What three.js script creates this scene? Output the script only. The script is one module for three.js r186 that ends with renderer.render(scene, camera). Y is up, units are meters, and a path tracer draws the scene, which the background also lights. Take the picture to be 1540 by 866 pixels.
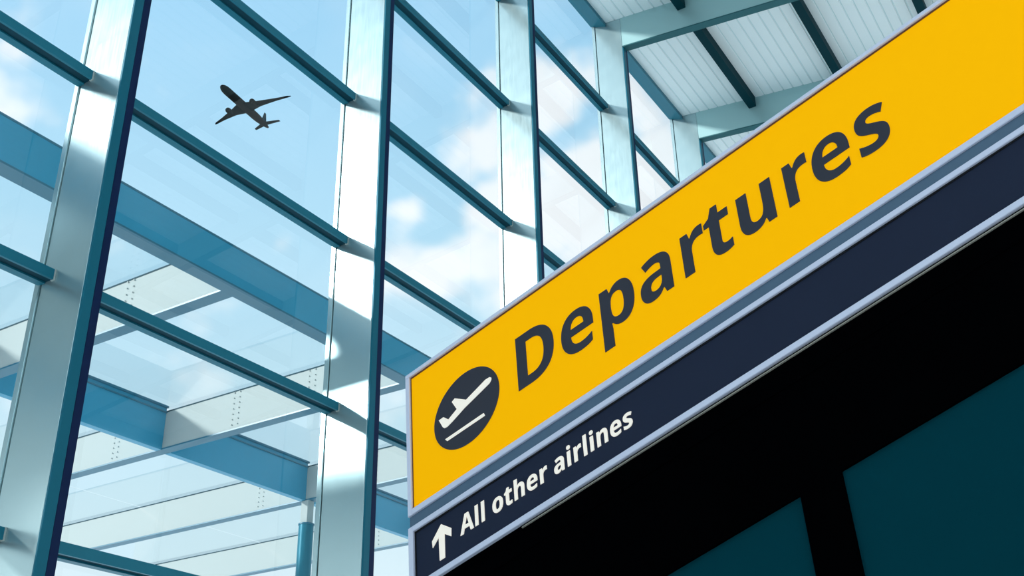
import * as THREE from 'three';
import { mergeGeometries } from 'three/addons/utils/BufferGeometryUtils.js';
import { ImprovedNoise } from 'three/addons/math/ImprovedNoise.js';
import { FontLoader } from 'three/addons/loaders/FontLoader.js';

// ---------------------------------------------------------------- camera
// world: x points into the hall, y up, -z runs along the glass wall; the glass wall is the plane x = -6
const scene = new THREE.Scene();
const FOCAL = 1664, W = 1540, H = 866;                       // focal length in pixels of a 1540 x 866 picture
const camera = new THREE.PerspectiveCamera(2 * Math.atan(H / 2 / FOCAL) * 180 / Math.PI, W / H, 0.05, 6000);
{
  const up = new THREE.Vector3(695 - W / 2, -2760 - H / 2, FOCAL).normalize();            // zenith in camera axes (right, down, forward)
  const far = new THREE.Vector3(1935 - W / 2, 1273 - H / 2, FOCAL);
  far.addScaledVector(up, -far.dot(up)).normalize();
  const wz = far.clone().negate(), wx = new THREE.Vector3().crossVectors(up, wz);
  const axis = k => new THREE.Vector3(wx.getComponent(k), up.getComponent(k), wz.getComponent(k));
  camera.quaternion.setFromRotationMatrix(new THREE.Matrix4().makeBasis(axis(0), axis(1).negate(), axis(2).negate()));
  camera.position.set(0, 1.6, 0);
}
const renderer = new THREE.WebGLRenderer({ antialias: true });
renderer.toneMapping = THREE.LinearToneMapping;
renderer.toneMappingExposure = 1.0;
renderer.shadowMap.enabled = true;

// ---------------------------------------------------------------- sky and sun
const SUN = new THREE.Vector3(-1, 0.66, 1.15).normalize();   // towards the sun
const noise = new ImprovedNoise();
function fbm(x, y, z, octaves) {
  let s = 0, a = 0.5, f = 1;
  for (let k = 0; k < octaves; k++) { s += a * noise.noise(x * f, y * f, z * f); a *= 0.5; f *= 2.07; }
  return s;
}
const smooth = (a, b, t) => { t = Math.min(1, Math.max(0, (t - a) / (b - a))); return t * t * (3 - 2 * t); };
function makeSky() {
  const w = 2048, h = 1024, data = new Float32Array(w * h * 4);
  // heights (sine of elevation) and colours of the clear air
  const stops = [[0, [.84, .94, .98]], [.2, [.78, .93, 1.0]], [.35, [.68, .89, 1.0]], [.5, [.52, .81, 1.0]], [.64, [.42, .74, 1.0]], [1, [.26, .58, .94]]];
  const air = s => {
    let k = 0; while (k < stops.length - 2 && s > stops[k + 1][0]) k++;
    const t = (s - stops[k][0]) / (stops[k + 1][0] - stops[k][0]);
    return stops[k][1].map((c, n) => c + (stops[k + 1][1][n] - c) * t);
  };
  // fair-weather cumulus: where the heaps stand, and how wide each is
  const heaps = [[-.455, .575, -.69, .05], [-.505, .475, -.72, .06], [-.475, .465, -.745, .06], [-.375, .615, -.695, .05], [-.44, .53, -.73, .05], [-.40, .545, -.735, .04], [-.365, .565, -.745, .04], [-.32, .60, -.74, .04], [-.315, .545, -.775, .05], [-.522, .525, -.67, .04],
    [-.30, .48, -.80, .12], [-.73, .56, -.40, .06], [.4, .5, -.75, .2], [.7, .4, .5, .22], [-.5, .5, .7, .2], [.1, .5, .85, .2], [.85, .45, -.2, .2], [-.9, .35, .15, .12], [.2, .85, .3, .2]];
  for (let j = 0; j < h; j++) {
    const el = ((j + .5) / h - .5) * Math.PI, y = Math.sin(el), c = Math.cos(el);
    for (let i = 0; i < w; i++) {
      const o = (j * w + i) * 4, az = ((i + .5) / w - .5) * 2 * Math.PI, x = c * Math.cos(az), z = c * Math.sin(az);
      let r, g, b;
      if (y < 0) { r = .42; g = .47; b = .49; } else {
        [r, g, b] = air(y);
        const glow = Math.pow(Math.max(0, x * SUN.x + y * SUN.y + z * SUN.z), 8) * .5;   // hazy air round the sun
        r += glow; g += glow * .97; b += glow * .9;
        let place = 0;
        const qx = x + .05 * fbm(x * 8, y * 8, z * 8 + 4, 3), qy = y + .05 * fbm(x * 8 + 7, y * 8, z * 8, 3), qz = z;
        for (const [hx, hy, hz, s] of heaps) {
          const d2 = (qx - hx) ** 2 + 1.6 * (qy - hy) ** 2 + (qz - hz) ** 2;
          if (d2 < 9 * s * s) place = Math.max(place, Math.exp(-d2 / (s * s)));
        }
        const n = fbm(x * 9 + 3.1, y * 12, z * 9, 5), wisp = fbm(x * 4 + 9, y * 7 + 2, z * 4, 4);
        let cover = smooth(.20, .66, place * .72 + n * 1.25) * .95 + smooth(.05, .5, wisp) * .25;
        cover = Math.min(.97, cover);
        const lit = 1.07 + .06 * smooth(-.1, .3, fbm(x * 14, y * 14 + 5, z * 14, 3));
        r += (lit * .99 - r) * cover; g += (lit * 1.0 - g) * cover; b += (lit * 1.02 - b) * cover;
      }
      data[o] = r; data[o + 1] = g; data[o + 2] = b; data[o + 3] = 1;
    }
  }
  const t = new THREE.DataTexture(data, w, h, THREE.RGBAFormat, THREE.FloatType);
  t.mapping = THREE.EquirectangularReflectionMapping; t.magFilter = THREE.LinearFilter; t.minFilter = THREE.LinearFilter;
  t.colorSpace = THREE.LinearSRGBColorSpace; t.needsUpdate = true;
  return t;
}
scene.background = makeSky();
scene.environment = scene.background;

const sun = new THREE.DirectionalLight(new THREE.Color().setRGB(1, .98, .95), 4.4);
sun.position.copy(SUN).multiplyScalar(60).add(new THREE.Vector3(-4, 6, -9));
sun.target.position.set(-4, 6, -9);
sun.castShadow = true; sun.shadow.radius = 9; sun.shadow.mapSize.set(4096, 4096);
Object.assign(sun.shadow.camera, { left: -30, right: 30, top: 30, bottom: -30, near: 1, far: 140 });
scene.add(sun, sun.target);

// ---------------------------------------------------------------- helpers
const used = {};
function numbered(name) {
  const n = used[name] = (used[name] ?? -1) + 1;
  return n ? name + '_' + String(n).padStart(3, '0') : name;
}
function box(x0, x1, y0, y1, z0, z1) {
  const g = new THREE.BoxGeometry(Math.abs(x1 - x0), Math.abs(y1 - y0), Math.abs(z1 - z0));
  return g.translate((x0 + x1) / 2, (y0 + y1) / 2, (z0 + z1) / 2);
}
/** polygon in x, y drawn out from z0 to z1, its long edges chamfered by b */
function prism(points, z0, z1, b = 0) {
  const s = new THREE.Shape(points.map(p => new THREE.Vector2(p[0], p[1]))), lo = Math.min(z0, z1), len = Math.abs(z1 - z0);
  const g = new THREE.ExtrudeGeometry(s, { depth: len - 2 * b, bevelEnabled: b > 0, bevelSize: b, bevelOffset: -b, bevelThickness: b, bevelSegments: 1, curveSegments: 10 });
  return g.translate(0, 0, lo + b);
}
/** a bar with softened edges */
function bar(x0, x1, y0, y1, z0, z1, b = 0.006) {
  return prism([[x0, y0], [x1, y0], [x1, y1], [x0, y1]], z0, z1, b);
}
function mesh(name, geometry, material, parent) {
  const g = Array.isArray(geometry) ? mergeGeometries(geometry.map(k => k.index ? k.toNonIndexed() : k)) : geometry;
  const m = new THREE.Mesh(g, material);
  m.name = numbered(name); m.castShadow = m.receiveShadow = true;
  (parent ?? scene).add(m);
  return m;
}
function thing(name, label, category, at = [0, 0, 0], group) {
  const o = new THREE.Group();
  o.name = numbered(name); o.position.set(...at);
  o.userData = { label, category }; if (group) o.userData.group = group;
  scene.add(o);
  return o;
}
function copy(source, at, label) {
  const o = source.clone();
  o.name = numbered(source.name.replace(/_\d+$/, ''));
  o.traverse(k => { if (k !== o) k.name = numbered(k.name.replace(/_\d+$/, '')); });
  o.position.set(...at); o.userData = { ...source.userData, label };
  scene.add(o);
  return o;
}
function structure(name, geometry, material) {
  const o = geometry ? mesh(name, geometry, material) : new THREE.Group();
  if (!geometry) { o.name = numbered(name); scene.add(o); }
  o.userData.kind = 'structure';
  return o;
}
let seed = 7;
const random = () => (seed = (seed * 16807) % 2147483647) / 2147483647;
/** grey texture from a function of u, v in 0..1 giving 0..1 */
function texture(w, h, f, srgb) {
  const d = new Uint8Array(w * h * 4);
  for (let j = 0; j < h; j++) for (let i = 0; i < w; i++) {
    const v = f(i / w, j / h), c = Array.isArray(v) ? v : [v, v, v];
    for (let k = 0; k < 3; k++) d[(j * w + i) * 4 + k] = Math.max(0, Math.min(255, c[k] * 255));
    d[(j * w + i) * 4 + 3] = 255;
  }
  const t = new THREE.DataTexture(d, w, h);
  t.wrapS = t.wrapT = THREE.RepeatWrapping; t.magFilter = THREE.LinearFilter; t.minFilter = THREE.LinearMipmapLinearFilter; t.generateMipmaps = true;
  if (srgb) t.colorSpace = THREE.SRGBColorSpace;
  t.needsUpdate = true;
  return t;
}
const rgb = (r, g, b) => new THREE.Color().setRGB(r, g, b);
const grain = texture(256, 256, (u, v) => .9 + .08 * noise.noise(u * 60, v * 4, 1.5) + .05 * noise.noise(u * 130, v * 9, 4.5) + .08 * noise.noise(u * 5, v * 6, 8));
grain.repeat.set(1, 1);
const M = {
  steel: new THREE.MeshPhysicalMaterial({ color: rgb(.42, .555, .575), metalness: .7, roughness: .27, roughnessMap: grain }),
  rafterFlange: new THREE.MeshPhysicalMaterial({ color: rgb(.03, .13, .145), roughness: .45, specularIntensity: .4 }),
  rafter: new THREE.MeshPhysicalMaterial({ color: rgb(.38, .58, .59), metalness: .3, roughness: .34 }),
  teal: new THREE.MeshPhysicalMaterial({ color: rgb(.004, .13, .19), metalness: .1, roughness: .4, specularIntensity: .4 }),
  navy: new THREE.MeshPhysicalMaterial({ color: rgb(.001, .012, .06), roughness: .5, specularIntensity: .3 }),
  gasket: new THREE.MeshPhysicalMaterial({ color: rgb(.001, .045, .07), roughness: .6, specularIntensity: .3 }),
  purlin: new THREE.MeshPhysicalMaterial({ color: rgb(.001, .036, .047), roughness: .6, specularIntensity: .15 }),
  transom: new THREE.MeshPhysicalMaterial({ color: rgb(.012, .17, .24), metalness: .15, roughness: .34, specularIntensity: .5 }),
  white: new THREE.MeshPhysicalMaterial({ color: rgb(.46, .49, .47), roughness: .75 }),
  canopyShadeBlue: new THREE.MeshPhysicalMaterial({ color: rgb(.04, .34, .52), metalness: .1, roughness: .3 }),  // light grey paint with the blue of its shaded side in the colour
  canopyShadeDark: new THREE.MeshPhysicalMaterial({ color: rgb(.035, .17, .25), roughness: .35 }),  // same grey paint, deeper shade put into the colour
  glass: new THREE.MeshPhysicalMaterial({ color: rgb(.93, .975, .985), transmission: 1, thickness: 0, roughness: 0, ior: 1.5 }),
  roofGlass: new THREE.MeshPhysicalMaterial({ color: rgb(.86, .93, .95), transmission: 1, thickness: 0, roughness: 0, ior: 1.5 }),
  deck: new THREE.MeshStandardMaterial({ color: rgb(.93, .97, .97), roughness: .55 }),
  deckDark: new THREE.MeshStandardMaterial({ color: rgb(.72, .84, .85), roughness: .6 }),
  plaster: new THREE.MeshStandardMaterial({ color: rgb(.90, .90, .89), roughness: .9 }),
  terrazzo: new THREE.MeshStandardMaterial({ color: rgb(.88, .89, .88), roughness: .5 }),
  paving: new THREE.MeshStandardMaterial({ color: rgb(.72, .73, .72), roughness: .9 }),
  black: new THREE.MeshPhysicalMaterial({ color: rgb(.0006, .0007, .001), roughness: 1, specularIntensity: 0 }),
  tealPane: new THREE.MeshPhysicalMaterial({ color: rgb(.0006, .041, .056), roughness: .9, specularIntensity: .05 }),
  silver: new THREE.MeshPhysicalMaterial({ color: rgb(.72, .70, .84), metalness: .1, roughness: .45 }),
  slate: new THREE.MeshPhysicalMaterial({ color: rgb(.075, .13, .20), roughness: .5 }),
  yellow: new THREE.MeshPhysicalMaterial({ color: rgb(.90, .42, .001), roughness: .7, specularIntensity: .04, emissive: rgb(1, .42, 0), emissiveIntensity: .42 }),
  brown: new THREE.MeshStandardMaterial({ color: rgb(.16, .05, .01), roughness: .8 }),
  ink: new THREE.MeshPhysicalMaterial({ color: rgb(.045, .045, .06), roughness: .7, specularIntensity: .3 }),
  night: new THREE.MeshPhysicalMaterial({ color: rgb(.014, .02, .045), roughness: .6, specularIntensity: .3 }),
  frameShadowDark: new THREE.MeshStandardMaterial({ color: rgb(.003, .003, .006), roughness: 1 }),
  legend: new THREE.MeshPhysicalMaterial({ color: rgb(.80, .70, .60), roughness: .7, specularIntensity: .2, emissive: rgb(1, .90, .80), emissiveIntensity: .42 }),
  bead: new THREE.MeshStandardMaterial({ color: rgb(.34, .30, .25), roughness: .5 }),
  aircraft: new THREE.MeshPhysicalMaterial({ color: rgb(.001, .0006, .0006), roughness: .8, specularIntensity: .04 }),  // backlit darkness against the sky put into the colour
  aircraftBelly: new THREE.MeshPhysicalMaterial({ color: rgb(.010, .005, .0035), roughness: .7, specularIntensity: .12 }),  // fuselage darkened the same way, as if backlit
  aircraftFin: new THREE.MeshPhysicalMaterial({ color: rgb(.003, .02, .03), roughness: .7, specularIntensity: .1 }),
};

// ---------------------------------------------------------------- the building
const ZC = [-0.95, -3.86, -6.72, -9.63, -12.54, -15.51, -18.42];       // near faces of the columns along the glass wall
const LEVELS = [1.62, 3.33, 5.04, 6.67, 8.30, 10.06, 11.82];           // undersides of the transoms
const ROOF = 13.5, FALL = .115, THICK = .13;
const roofY = x => ROOF - FALL * (x + 6);
const XR = 10, ZB = 6, ZF = -18.8;

structure('ground', prism([[-90, -110], [90, -110], [90, 60], [-90, 60]], 0, .25).rotateX(Math.PI / 2).translate(0, -.02, 0), M.paving);
structure('floor', box(-6.3, XR + .3, -.3, 0, ZF - .3, ZB + .3), M.terrazzo);
structure('sun_block_wall', box(-6.3, -5.9, 0, ROOF, ZC[0], ZB + .3), M.plaster);  // unseen solid wall, added to keep the sun off the sign
structure('wall_far', prism([[-6.3, 0], [XR + .3, 0], [XR + .3, roofY(XR)], [-6.3, ROOF]], ZF - .3, ZF), M.plaster);
{ // unseen glazed wall on the far side, added to brighten the deck
  const w = structure('window_8'), n = 9;
  mesh('sill', bar(XR, XR + .15, 0, .3, ZF, ZB), M.steel, w); mesh('head', bar(XR, XR + .15, roofY(XR) - .3, roofY(XR), ZF, ZB), M.steel, w);
  for (let k = 0; k <= n; k++) { const z = ZF + k * (ZB - ZF) / n; mesh('mullion', bar(XR, XR + .15, .3, roofY(XR) - .3, z - .06, z + .06), M.steel, w); }
  for (let k = 0; k < n; k++) {
    const z = ZF + (k + .5) * (ZB - ZF) / n;
    mesh('glass_pane', new THREE.PlaneGeometry((ZB - ZF) / n - .12, roofY(XR) - .6).rotateY(Math.PI / 2).translate(XR + .07, roofY(XR) / 2, z), M.glass, w);
  }
}
{ // glazed wall behind the camera, added to light the sign front
  const w = structure('window_7');
  for (let k = 0; k <= 8; k++) { const x = -5.9 + k * (XR + 5.9) / 8; mesh('mullion', bar(x - .05, x + .05, 0, roofY(x) - .1, ZB, ZB + .15), M.steel, w); }
  for (let k = 0; k < 8; k++) {
    const x0 = -5.9 + k * (XR + 5.9) / 8 + .05, x1 = x0 + (XR + 5.9) / 8 - .1;
    mesh('glass_pane', prism([[x0, .05], [x1, .05], [x1, roofY(x1) - .1], [x0, roofY(x0) - .1]], ZB + .07, ZB + .071), M.glass, w);
  }
}

// ceiling: sloping roof slab over narrow white deck strips that run along the hall
const ceiling = structure('ceiling', prism([[-6.055, roofY(-6.055) + .016], [XR + .4, roofY(XR + .4) + .016], [XR + .4, roofY(XR + .4) + .4], [-6.055, roofY(-6.055) + .4]], ZF - .4, ZB + .4), M.deckDark);
{
  const pitch = .17, rest = [];
  for (let k = 0; ; k++) {
    const x = -5.8 + k * pitch; if (x > XR - pitch) break;
    const y = roofY(x + pitch / 2) , w = k % 2 ? pitch - .018 : pitch - .008;
    const g = prism([[-w / 2 - .002, .022], [-w / 2 + .008, .0], [w / 2 - .008, .0], [w / 2 + .002, .022]], ZF, ZB);
    g.rotateZ(-Math.atan(FALL)).translate(x + pitch / 2, y, 0);
    if (x < -.6) mesh('deck_strip', g, M.deck, ceiling); else rest.push(g);
  }
  mesh('deck_strips', rest, M.deck, ceiling).userData.kind = 'stuff';
}

// glass wall: a bay between each two columns, with its transoms and panes
for (let b = 0; b < ZC.length - 1; b++) {
  const w = structure('window_' + (b + 1)), z0 = ZC[b] - THICK, z1 = ZC[b + 1];
  const edges = [0, ...LEVELS, 13.42];
  for (const y of LEVELS) {
    const t = mesh('transom', [
      bar(-6.0, -5.938, y, y + .075, z1, z0, .003),
      bar(-5.864, -5.845, y + .001, y + .075, z1, z0, .003),
      box(-5.94, -5.862, y + .03, y + .073, z1, z0)], M.transom, w);
    mesh('end_plate', box(-5.872, -5.842, y - .004, y + .076, z1 + .001, z1 + .012), M.white, t);
    mesh('gasket', box(-5.939, -5.863, y + .012, y + .031, z1, z0), M.gasket, t);
  }
  mesh('sill', bar(-6.05, -5.845, 0, .06, z1, z0, .004), M.transom, w);
  mesh('head', prism([[-6.05, 13.505], [-5.79, 13.40], [-5.79, roofY(-5.79) + .03], [-6.05, roofY(-6.05) + .03]], z1, z0), M.transom, w);
  for (let k = 0; k < edges.length - 1; k++) {
    const y0 = edges[k] + (k ? .073 : .06), y1 = edges[k + 1] + (k === edges.length - 2 ? .09 : 0);
    mesh('glass_pane', new THREE.PlaneGeometry(z0 - z1, y1 - y0).rotateY(Math.PI / 2).translate(-5.985, (y0 + y1) / 2, (z0 + z1) / 2), M.glass, w);
  }
}

// ---------------------------------------------------------------- columns and rafters
const columnLabels = ['broad pale steel column with dark teal inner edge, nearest the left edge of the photo',
  'tall pale steel column just left of the yellow sign, second from the left',
  'white steel column rising behind the yellow sign, third from the left',
  'white steel column meeting the upper roof rafter, fourth from the left',
  'short visible white steel column under the lower roof rafter, just above the word on the sign',
  'pale steel column farthest along the glass wall, behind the sign'];
function makeColumn() {
  const t = thing('steel_column', columnLabels[0], 'column', [-6, 0, ZC[1]], 'columns of the glass wall');
  const top = x => roofY(x - 6) - .0;
  mesh('web', prism([[.022, 0], [.465, 0], [.465, top(.465)], [.022, top(.022)]], -THICK, 0, .004), M.steel, t);
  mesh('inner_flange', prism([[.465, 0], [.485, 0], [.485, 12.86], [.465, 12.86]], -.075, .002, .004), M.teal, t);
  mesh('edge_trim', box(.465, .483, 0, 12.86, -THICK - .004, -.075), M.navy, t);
  mesh('glazing_bar', bar(-.035, .017, 0, 13.5, -THICK - .008, .012, .004), M.steel, t);
  return t;
}
const column = makeColumn();
for (let k = 2; k < ZC.length; k++) copy(column, [-6, 0, ZC[k]], columnLabels[k - 1]);

const rafterLabels = ['pale teal roof rafter on the column nearest the left edge, above the picture', 'pale teal roof rafter on the second column from the left, above the picture',
  'pale teal roof rafter on the third column from the left, above the picture', 'teal roof rafter across the top right corner, the upper of the two in view', 'teal roof rafter ending behind the sign, the lower of the two in view',
  'teal roof rafter on the farthest column, hidden by the sign'];
function makeRafter() {
  const t = thing('roof_rafter', rafterLabels[0], 'beam', [-6, 0, ZC[1]], 'rafters under the roof deck');
  const bot = x => 12.87 - FALL * (x - .48), top = x => roofY(x - 6) + .01, L = XR + 6;
  mesh('web', prism([[.49, bot(.49) + .02], [L, bot(L) + .02], [L, top(L)], [.466, top(.466)], [.466, 12.88]], -THICK, -.002, .003), M.rafter, t);
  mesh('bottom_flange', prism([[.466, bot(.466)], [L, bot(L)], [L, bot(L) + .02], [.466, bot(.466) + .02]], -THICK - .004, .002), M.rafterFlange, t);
  return t;
}
const rafter = makeRafter();
for (let k = 2; k < ZC.length; k++) copy(rafter, [-6, 0, ZC[k]], rafterLabels[k - 1]);

{
  const nth = ['first', 'second', 'third', 'fourth', 'fifth', 'sixth', 'seventh', 'eighth', 'ninth', 'tenth'];
  const bays = ['above the first bay from the left', 'above the second bay from the left', 'above the third bay from the left', 'beside the third column at the top edge', 'between the two rafters in view', 'behind the lower rafter'];
  let proto = {};
  for (let b = 3; b < ZC.length - 1; b++) for (let k = 0; k < 9; k++) {
    const x = -4.5 + k * 1.565, z0 = ZC[b] - THICK, z1 = ZC[b + 1];
    const label = 'teal roof purlin, ' + nth[k] + ' from the glass wall, ' + bays[b], len = (z0 - z1).toFixed(3);
    const at = [x, roofY(x), z1];
    if (proto[len]) { copy(proto[len], at, label); continue; }
    const o = proto[len] = mesh('roof_purlin', bar(-.065, .065, -.2, .02, 0, z0 - z1, .004), M.purlin);
    o.position.set(...at); o.userData = { label, category: 'beam', group: 'purlins under the roof deck' };
  }
}

// ---------------------------------------------------------------- canopy outside the glass
const CB = 6.69, CT = 7.24, XA = -7.5, XB = -11.54;
function boltPlate(x) {                       // two columns of bolt heads on a splice
  const g = [];
  for (const dx of [-.05, .05]) for (let k = 0; k < 7; k++) {
    const c = new THREE.CylinderGeometry(.009, .009, .02, 6).rotateX(Math.PI / 2);
    g.push(c.translate(x + dx, CB + .08 + k * .075, .006).toNonIndexed());
  }
  return mergeGeometries(g);
}
const crossLabels = ['pale canopy crossbeam outside, off the left edge', 'pale canopy crossbeam outside, left of the first column', 'pale canopy crossbeam outside, highest in view, running up to the right of the first column',
  'pale canopy crossbeam outside, second highest, meeting the lower blue beam beside the first column', 'pale canopy crossbeam outside, third highest, ending at the small round post', 'pale canopy crossbeam outside, lowest in view along the bottom edge'];
const zCross = ZC.slice(0, 6).map(z => z - .06);
{
  const t = thing('canopy_crossbeam', crossLabels[0], 'beam', [0, 0, zCross[0]], 'crossbeams of the outdoor canopy');
  mesh('web', bar(-19, XA, CB + .02, CT, -THICK, 0, .004), M.white, t);
  mesh('bottom_flange', box(-19, XA, CB, CB + .02, -THICK - .015, .012), M.canopyShadeDark, t);
  mesh('top_seal', box(-19, XA, CT - .006, CT + .012, -THICK - .004, .004), M.gasket, t);
  for (const x of [-8.9, -10.2, -12.5]) { mesh('bolts', boltPlate(x), M.white, t).userData.kind = 'stuff'; }
  for (let k = 1; k < 6; k++) copy(t, [0, 0, zCross[k]], crossLabels[k]);
}
{
  const t = thing('canopy_edge_beam', 'upper teal-blue canopy beam outside, crossing behind two columns below the airplane', 'beam', [XA, CB, -1]);
  mesh('web', bar(.02, .17, .02, .42, -22, 3, .006), M.canopyShadeBlue, t);
  mesh('bottom_flange', box(0, .175, 0, .02, -22, 3), M.canopyShadeDark, t);
  mesh('top_flange', box(-.02, .175, .42, .44, -22, 3), M.canopyShadeDark, t);
}
for (let k = 0; k < 6; k++) {
  const z0 = k ? zCross[k - 1] - THICK : 3, z1 = zCross[k];
  const place = ['off the left edge', 'left of the first column', 'running from the first column to the second crossbeam', 'crossing behind the second column', 'just left of the sign behind the second column', 'behind the navy sign panel'][k];
  const t = thing('canopy_beam', 'lower blue canopy beam outside, ' + place, 'beam', [XB, CB, z1], 'blue beams of the outdoor canopy');
  const L = z0 - z1;
  mesh('web', bar(-.10, .0, .0, .60, 0, L, .004), M.canopyShadeBlue, t);
  mesh('top_flange', box(-.14, .035, .60, .625, 0, L), M.canopyShadeDark, t);
  mesh('lip', box(0, .02, .53, .545, 0, L), M.canopyShadeDark, t);
}
{
  const t = thing('canopy_post', 'small round steel post outside with pale neck, just left of the second column', 'post', [XB, 0, zCross[4] - .05]);
  mesh('shaft', new THREE.CylinderGeometry(.115, .115, 6.31, 32).translate(0, 3.155, 0), M.transom, t);
  mesh('cap', new THREE.CylinderGeometry(.125, .125, .02, 32).translate(0, 6.32, 0), M.canopyShadeDark, t);
  mesh('neck', bar(-.07, .07, 6.33, CB, -.07, .07, .006), M.white, t);
}

// canopy roof: an unseen sheet added to shade the columns, glass over the rest
{
  const spans = [[3, -2.05], [-2.05, zCross[1]], ...zCross.slice(1, 5).map((z, k) => [z - THICK, zCross[k + 2]])];
  const place = ['off the left edge, nearest the camera', 'left of the first column', 'beside the first column', 'beside the second column', 'left of the sign', 'behind the sign'];
  spans.forEach(([z0, z1], k) => {
    const solid = k < 1;
    const t = thing(solid ? 'canopy_shade_sheet' : 'canopy_roof_glazing', (solid ? 'white metal sheet added to shade the columns, ' : 'clear glass roof of the outdoor canopy ') + place[k], solid ? 'roof sheet' : 'glass roof', [0, CT, z1]);
    if (solid) mesh('sheet', box(-19, XA - .1, .005, .03, -.06, z0 - z1 + .06), M.white, t);
    else for (const [x0, x1] of [[XB + .03, XA - .04], [-15.4, XB - .03], [-19, -15.43]]) mesh('glass_pane', new THREE.PlaneGeometry(x1 - x0, z0 - z1 + .1).rotateX(Math.PI / 2).translate((x0 + x1) / 2, .03, (z0 - z1) / 2), M.roofGlass, t);
  });
}

// ---------------------------------------------------------------- the sign
// the sign climbs with the incline it stands on: its long edges rise 20.75 degrees, its ends stay close to plumb
const A = 20.75 * Math.PI / 180, Bv = 87.1 * Math.PI / 180, SIGN_Z = -3;
const EU = [Math.cos(A), Math.sin(A)], EV = [Math.cos(Bv), -Math.sin(Bv)];          // along the sign, and down it
const SIGN_AT = [-2.279, 3.19, SIGN_Z];
const lean = new THREE.Matrix4().set(EU[0], -EV[0], 0, 0, EU[1], -EV[1], 0, 0, 0, 0, 1, 0, 0, 0, 0, 1);
/** a piece of the sign: u along it, v down it, z out of it */
const slab = (u0, u1, v0, v1, z0, z1, b = .002) => prism([[u0, -v1], [u1, -v1], [u1, -v0], [u0, -v0]], z0, z1, b).applyMatrix4(lean);
const flat = (points, z0, z1) => prism(points.map(p => [p[0], -p[1]]), z0, z1).applyMatrix4(lean);
const UE = 4.2;                                                                         // where the sign ends on the right
const sign = thing('departures_sign', 'large yellow airport sign reading Departures above a navy strip reading All other airlines', 'sign', SIGN_AT);
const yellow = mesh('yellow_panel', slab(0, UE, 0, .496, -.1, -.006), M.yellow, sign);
yellow.userData.label = 'bright yellow panel with dark lettering';
const navy = mesh('navy_panel', slab(0, UE, .574, .762, -.1, -.008), M.night, sign);
navy.userData.label = 'navy blue panel with white lettering';
mesh('frame', slab(-.018, UE + .018, -.016, -.001, -.1, .006), M.silver, sign);
mesh('frame', slab(-.018, .0, -.001, .517, -.1, .006), M.silver, sign);
mesh('frame', slab(0, UE + .018, .496, .517, -.1, .006), M.silver, sign);
mesh('frame', slab(-.018, .003, .558, .78, -.1, .006), M.silver, sign);
mesh('frame', slab(.003, UE + .018, .558, .577, -.1, .006), M.silver, sign);
mesh('frame', slab(.003, UE + .018, .759, .78, -.1, .006), M.silver, sign);
mesh('frame', slab(UE, UE + .018, -.001, .496, -.1, .006), M.silver, sign);
mesh('channel', slab(-.017, UE + .01, .517, .558, -.09, -.004), M.slate, sign);
mesh('frame_shadow', slab(.0, UE, -.001, .005, -.02, -.004, 0), M.brown, sign);  // shadow of the frame, drawn as a brown strip on the panel
mesh('frame_shadow', slab(.0, .0035, .005, .496, -.02, -.004, 0), M.brown, sign);
mesh('frame_shadow', slab(.003, UE, .577, .583, -.02, -.005, 0), M.frameShadowDark, sign);  // frame shadow on the navy panel, drawn as a dark strip
mesh('frame_shadow', slab(.003, .008, .583, .759, -.02, -.005, 0), M.frameShadowDark, sign);
mesh('bead', slab(.45, UE + .018, .787, .791, -.03, -.004, .001), M.bead, sign);

const font = await new FontLoader().loadAsync('fonts/droid/droid_sans_bold.typeface.json');
const unit = font.data.resolution;
function letter(ch, u, base, size, sx, z, material, parent, thin) {
  const glyph = font.data.glyphs[ch], left = glyph.x_min / unit * size * sx;
  const shapes = font.generateShapes(ch, size);
  const g = new THREE.ExtrudeGeometry(shapes, { depth: .003, bevelEnabled: true, bevelThickness: .0004, bevelSize: .0004, bevelOffset: -thin, bevelSegments: 1, curveSegments: 8 });
  g.applyMatrix4(new THREE.Matrix4().makeScale(sx, 1, 1)).translate(u - left, -base, z).applyMatrix4(lean);
  return mesh('letter', g, material, parent);
}
const headline = [['D', .477, 1.04], ['e', .667, 1], ['p', .8335, 1.03], ['a', .994, 1], ['r', 1.165, .95], ['t', 1.257, .98], ['u', 1.385, 1], ['r', 1.561, .95], ['e', 1.661, 1], ['s', 1.822, 1]];
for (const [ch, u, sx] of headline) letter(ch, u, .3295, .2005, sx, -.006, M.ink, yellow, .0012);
{
  let u = .2; const size = .0655, sx = .965;
  for (const ch of 'All other airlines') {
    const glyph = font.data.glyphs[ch];
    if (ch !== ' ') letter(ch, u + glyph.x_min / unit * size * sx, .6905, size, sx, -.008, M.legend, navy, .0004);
    u += glyph.ha / unit * size * sx;
  }
}
{ // pictogram: pale airplane taking off on a dark disc
  const ring = []; for (let k = 0; k < 72; k++) { const a = k / 72 * Math.PI * 2; ring.push([.251 + .146 * Math.cos(a), .2595 + .1335 * Math.sin(a)]); }
  const disc = mesh('pictogram_disc', flat(ring, -.006, -.003), M.ink, yellow);
  disc.userData.label = 'dark round pictogram of an airplane taking off';
  const p = [[.360, .207], [.367, .213], [.366, .221], [.358, .229], [.300, .2435], [.244, .257], [.187, .277], [.164, .283], [.152, .281], [.145, .274], [.128, .239], [.149, .238], [.171, .259], [.190, .2505], [.210, .242], [.189, .203], [.203, .197], [.253, .231], [.300, .2175], [.341, .206]];
  const planeG = flat(p, -.003, -.0012), runway = flat([[.153, .324], [.162, .335], [.331, .335], [.326, .323]], -.003, -.0012);
  mesh('airplane_symbol', planeG, M.legend, yellow); mesh('runway_line', runway, M.legend, yellow);
}
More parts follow.
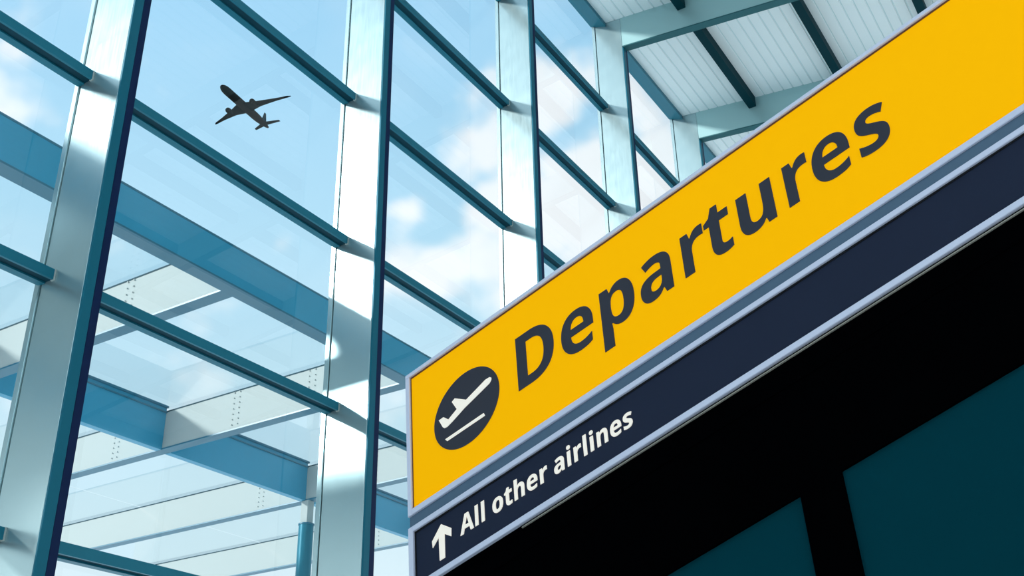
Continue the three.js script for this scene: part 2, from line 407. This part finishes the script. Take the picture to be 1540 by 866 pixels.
mesh('arrow', flat([[.1195, .6085], [.1620, .6435], [.1605, .671], [.1325, .649], [.1315, .728], [.1090, .728], [.1075, .648], [.0805, .671], [.0785, .648]], -.008, -.005), M.legend, navy);

// black wall that carries the sign, climbing with it, with dark teal panes
{
  const w = structure('wall_sign');
  const at = g => g.translate(...SIGN_AT);
  const UB = 5.4;
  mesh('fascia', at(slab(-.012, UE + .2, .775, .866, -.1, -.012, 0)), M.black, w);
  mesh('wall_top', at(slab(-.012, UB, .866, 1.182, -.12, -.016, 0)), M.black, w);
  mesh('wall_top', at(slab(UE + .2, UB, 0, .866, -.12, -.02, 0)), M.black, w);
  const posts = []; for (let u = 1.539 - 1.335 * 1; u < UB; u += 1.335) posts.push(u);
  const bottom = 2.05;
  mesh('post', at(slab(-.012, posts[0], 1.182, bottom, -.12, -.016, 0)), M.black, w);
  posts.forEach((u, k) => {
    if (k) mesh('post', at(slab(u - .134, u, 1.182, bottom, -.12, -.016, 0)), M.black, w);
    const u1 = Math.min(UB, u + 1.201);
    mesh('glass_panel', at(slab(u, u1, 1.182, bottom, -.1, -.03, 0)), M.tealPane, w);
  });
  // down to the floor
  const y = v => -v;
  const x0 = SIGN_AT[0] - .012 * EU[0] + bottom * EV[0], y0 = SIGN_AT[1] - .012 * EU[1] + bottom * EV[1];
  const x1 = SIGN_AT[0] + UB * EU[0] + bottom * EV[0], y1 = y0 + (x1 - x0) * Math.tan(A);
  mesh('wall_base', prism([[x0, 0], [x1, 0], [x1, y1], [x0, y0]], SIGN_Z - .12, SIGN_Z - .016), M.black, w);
}

// ---------------------------------------------------------------- the airplane, far off over the canopy
{
  const t = thing('airplane', 'dark airliner flying high beyond the glass wall, seen from below', 'airplane', [-523.94, 515.48, -476.54]);
  t.quaternion.setFromRotationMatrix(new THREE.Matrix4().set(.9527, -.1204, .2791, 0, .1742, .9687, -.1767, 0, -.2491, .2169, .9439, 0, 0, 0, 0, 1));   // x to port, y up, z to the nose
  const profile = [[0, 37], [.7, 36.7], [1.5, 35.8], [2.3, 34], [2.85, 31.5], [3.1, 28], [3.1, 10], [3.1, -14], [2.9, -20], [2.3, -27], [1.5, -33], [.8, -36.4], [.3, -37.2], [0, -37.3]];
  const body = new THREE.LatheGeometry(profile.map(p => new THREE.Vector2(p[0], p[1])), 28).rotateX(Math.PI / 2);
  mesh('fuselage', body, M.aircraftBelly, t);
  /** wing-like plate: sections [x, y, leading z, trailing z, thickness] lofted one to the next, mirrored by s */
  function wing(sections, s) {
    const pos = [], idx = [], N = 10;
    for (const [x, y, l, tr, th] of sections) for (let k = 0; k < N; k++) {
      const a = k / N * Math.PI * 2, c = Math.cos(a), q = (1 + c) / 2;               // q: 1 at the leading edge
      pos.push(s * x, y + Math.sin(a) * th / 2 * (.35 + .65 * Math.sqrt(q)), tr + (l - tr) * q);
    }
    for (let r = 0; r < sections.length - 1; r++) for (let k = 0; k < N; k++) {
      const a = r * N + k, b = r * N + (k + 1) % N;
      idx.push(a, b, a + N, b, b + N, a + N);
    }
    for (const r of [0, sections.length - 1]) for (let k = 1; k < N - 1; k++) idx.push(r * N, r * N + k, r * N + k + 1);
    const g = new THREE.BufferGeometry();
    g.setAttribute('position', new THREE.Float32BufferAttribute(pos, 3)); g.setIndex(idx); g.computeVertexNormals();
    return g;
  }
  for (const s of [1, -1]) {
    mesh('wing', wing([[0, -1.7, 11.5, -5, 2], [3, -1.5, 9.8, -5, 1.8], [10.5, -.5, 4.2, -4.6, 1.1], [22, 1.6, -4, -8.4, .6], [30.5, 3.5, -10, -12.6, .35], [32.5, 4.1, -12.4, -13.6, .15]], s), M.aircraft, t);
    mesh('stabilizer', wing([[0, 1, -28.5, -34.5, .7], [2, 1.2, -29.5, -35, .6], [10.6, 2.2, -35.2, -38, .25]], s), M.aircraft, t);
    const e = mesh('engine', new THREE.LatheGeometry([[0, 8.4], [1.3, 8.6], [1.75, 9.2], [2.05, 8.4], [2.1, 6.5], [1.8, 4], [1.35, 2.4], [.7, 1], [0, .4]].map(p => new THREE.Vector2(p[0], p[1])), 20).rotateX(Math.PI / 2).translate(s * 10, -3.3, 1.6), M.aircraft, t);
    mesh('pylon', box(s * 10 - .3, s * 10 + .3, -2.2, -.6, -1, 6), M.aircraft, t);
  }
  const fin = wing([[0, 0, -26, -35, .8], [4, 0, -29, -35.6, .7], [11.5, 0, -35, -38, .35]], 1).rotateZ(Math.PI / 2).translate(0, 1.5, 0);
  mesh('tail_fin', fin, M.aircraftFin, t);
}

renderer.render(scene, camera);
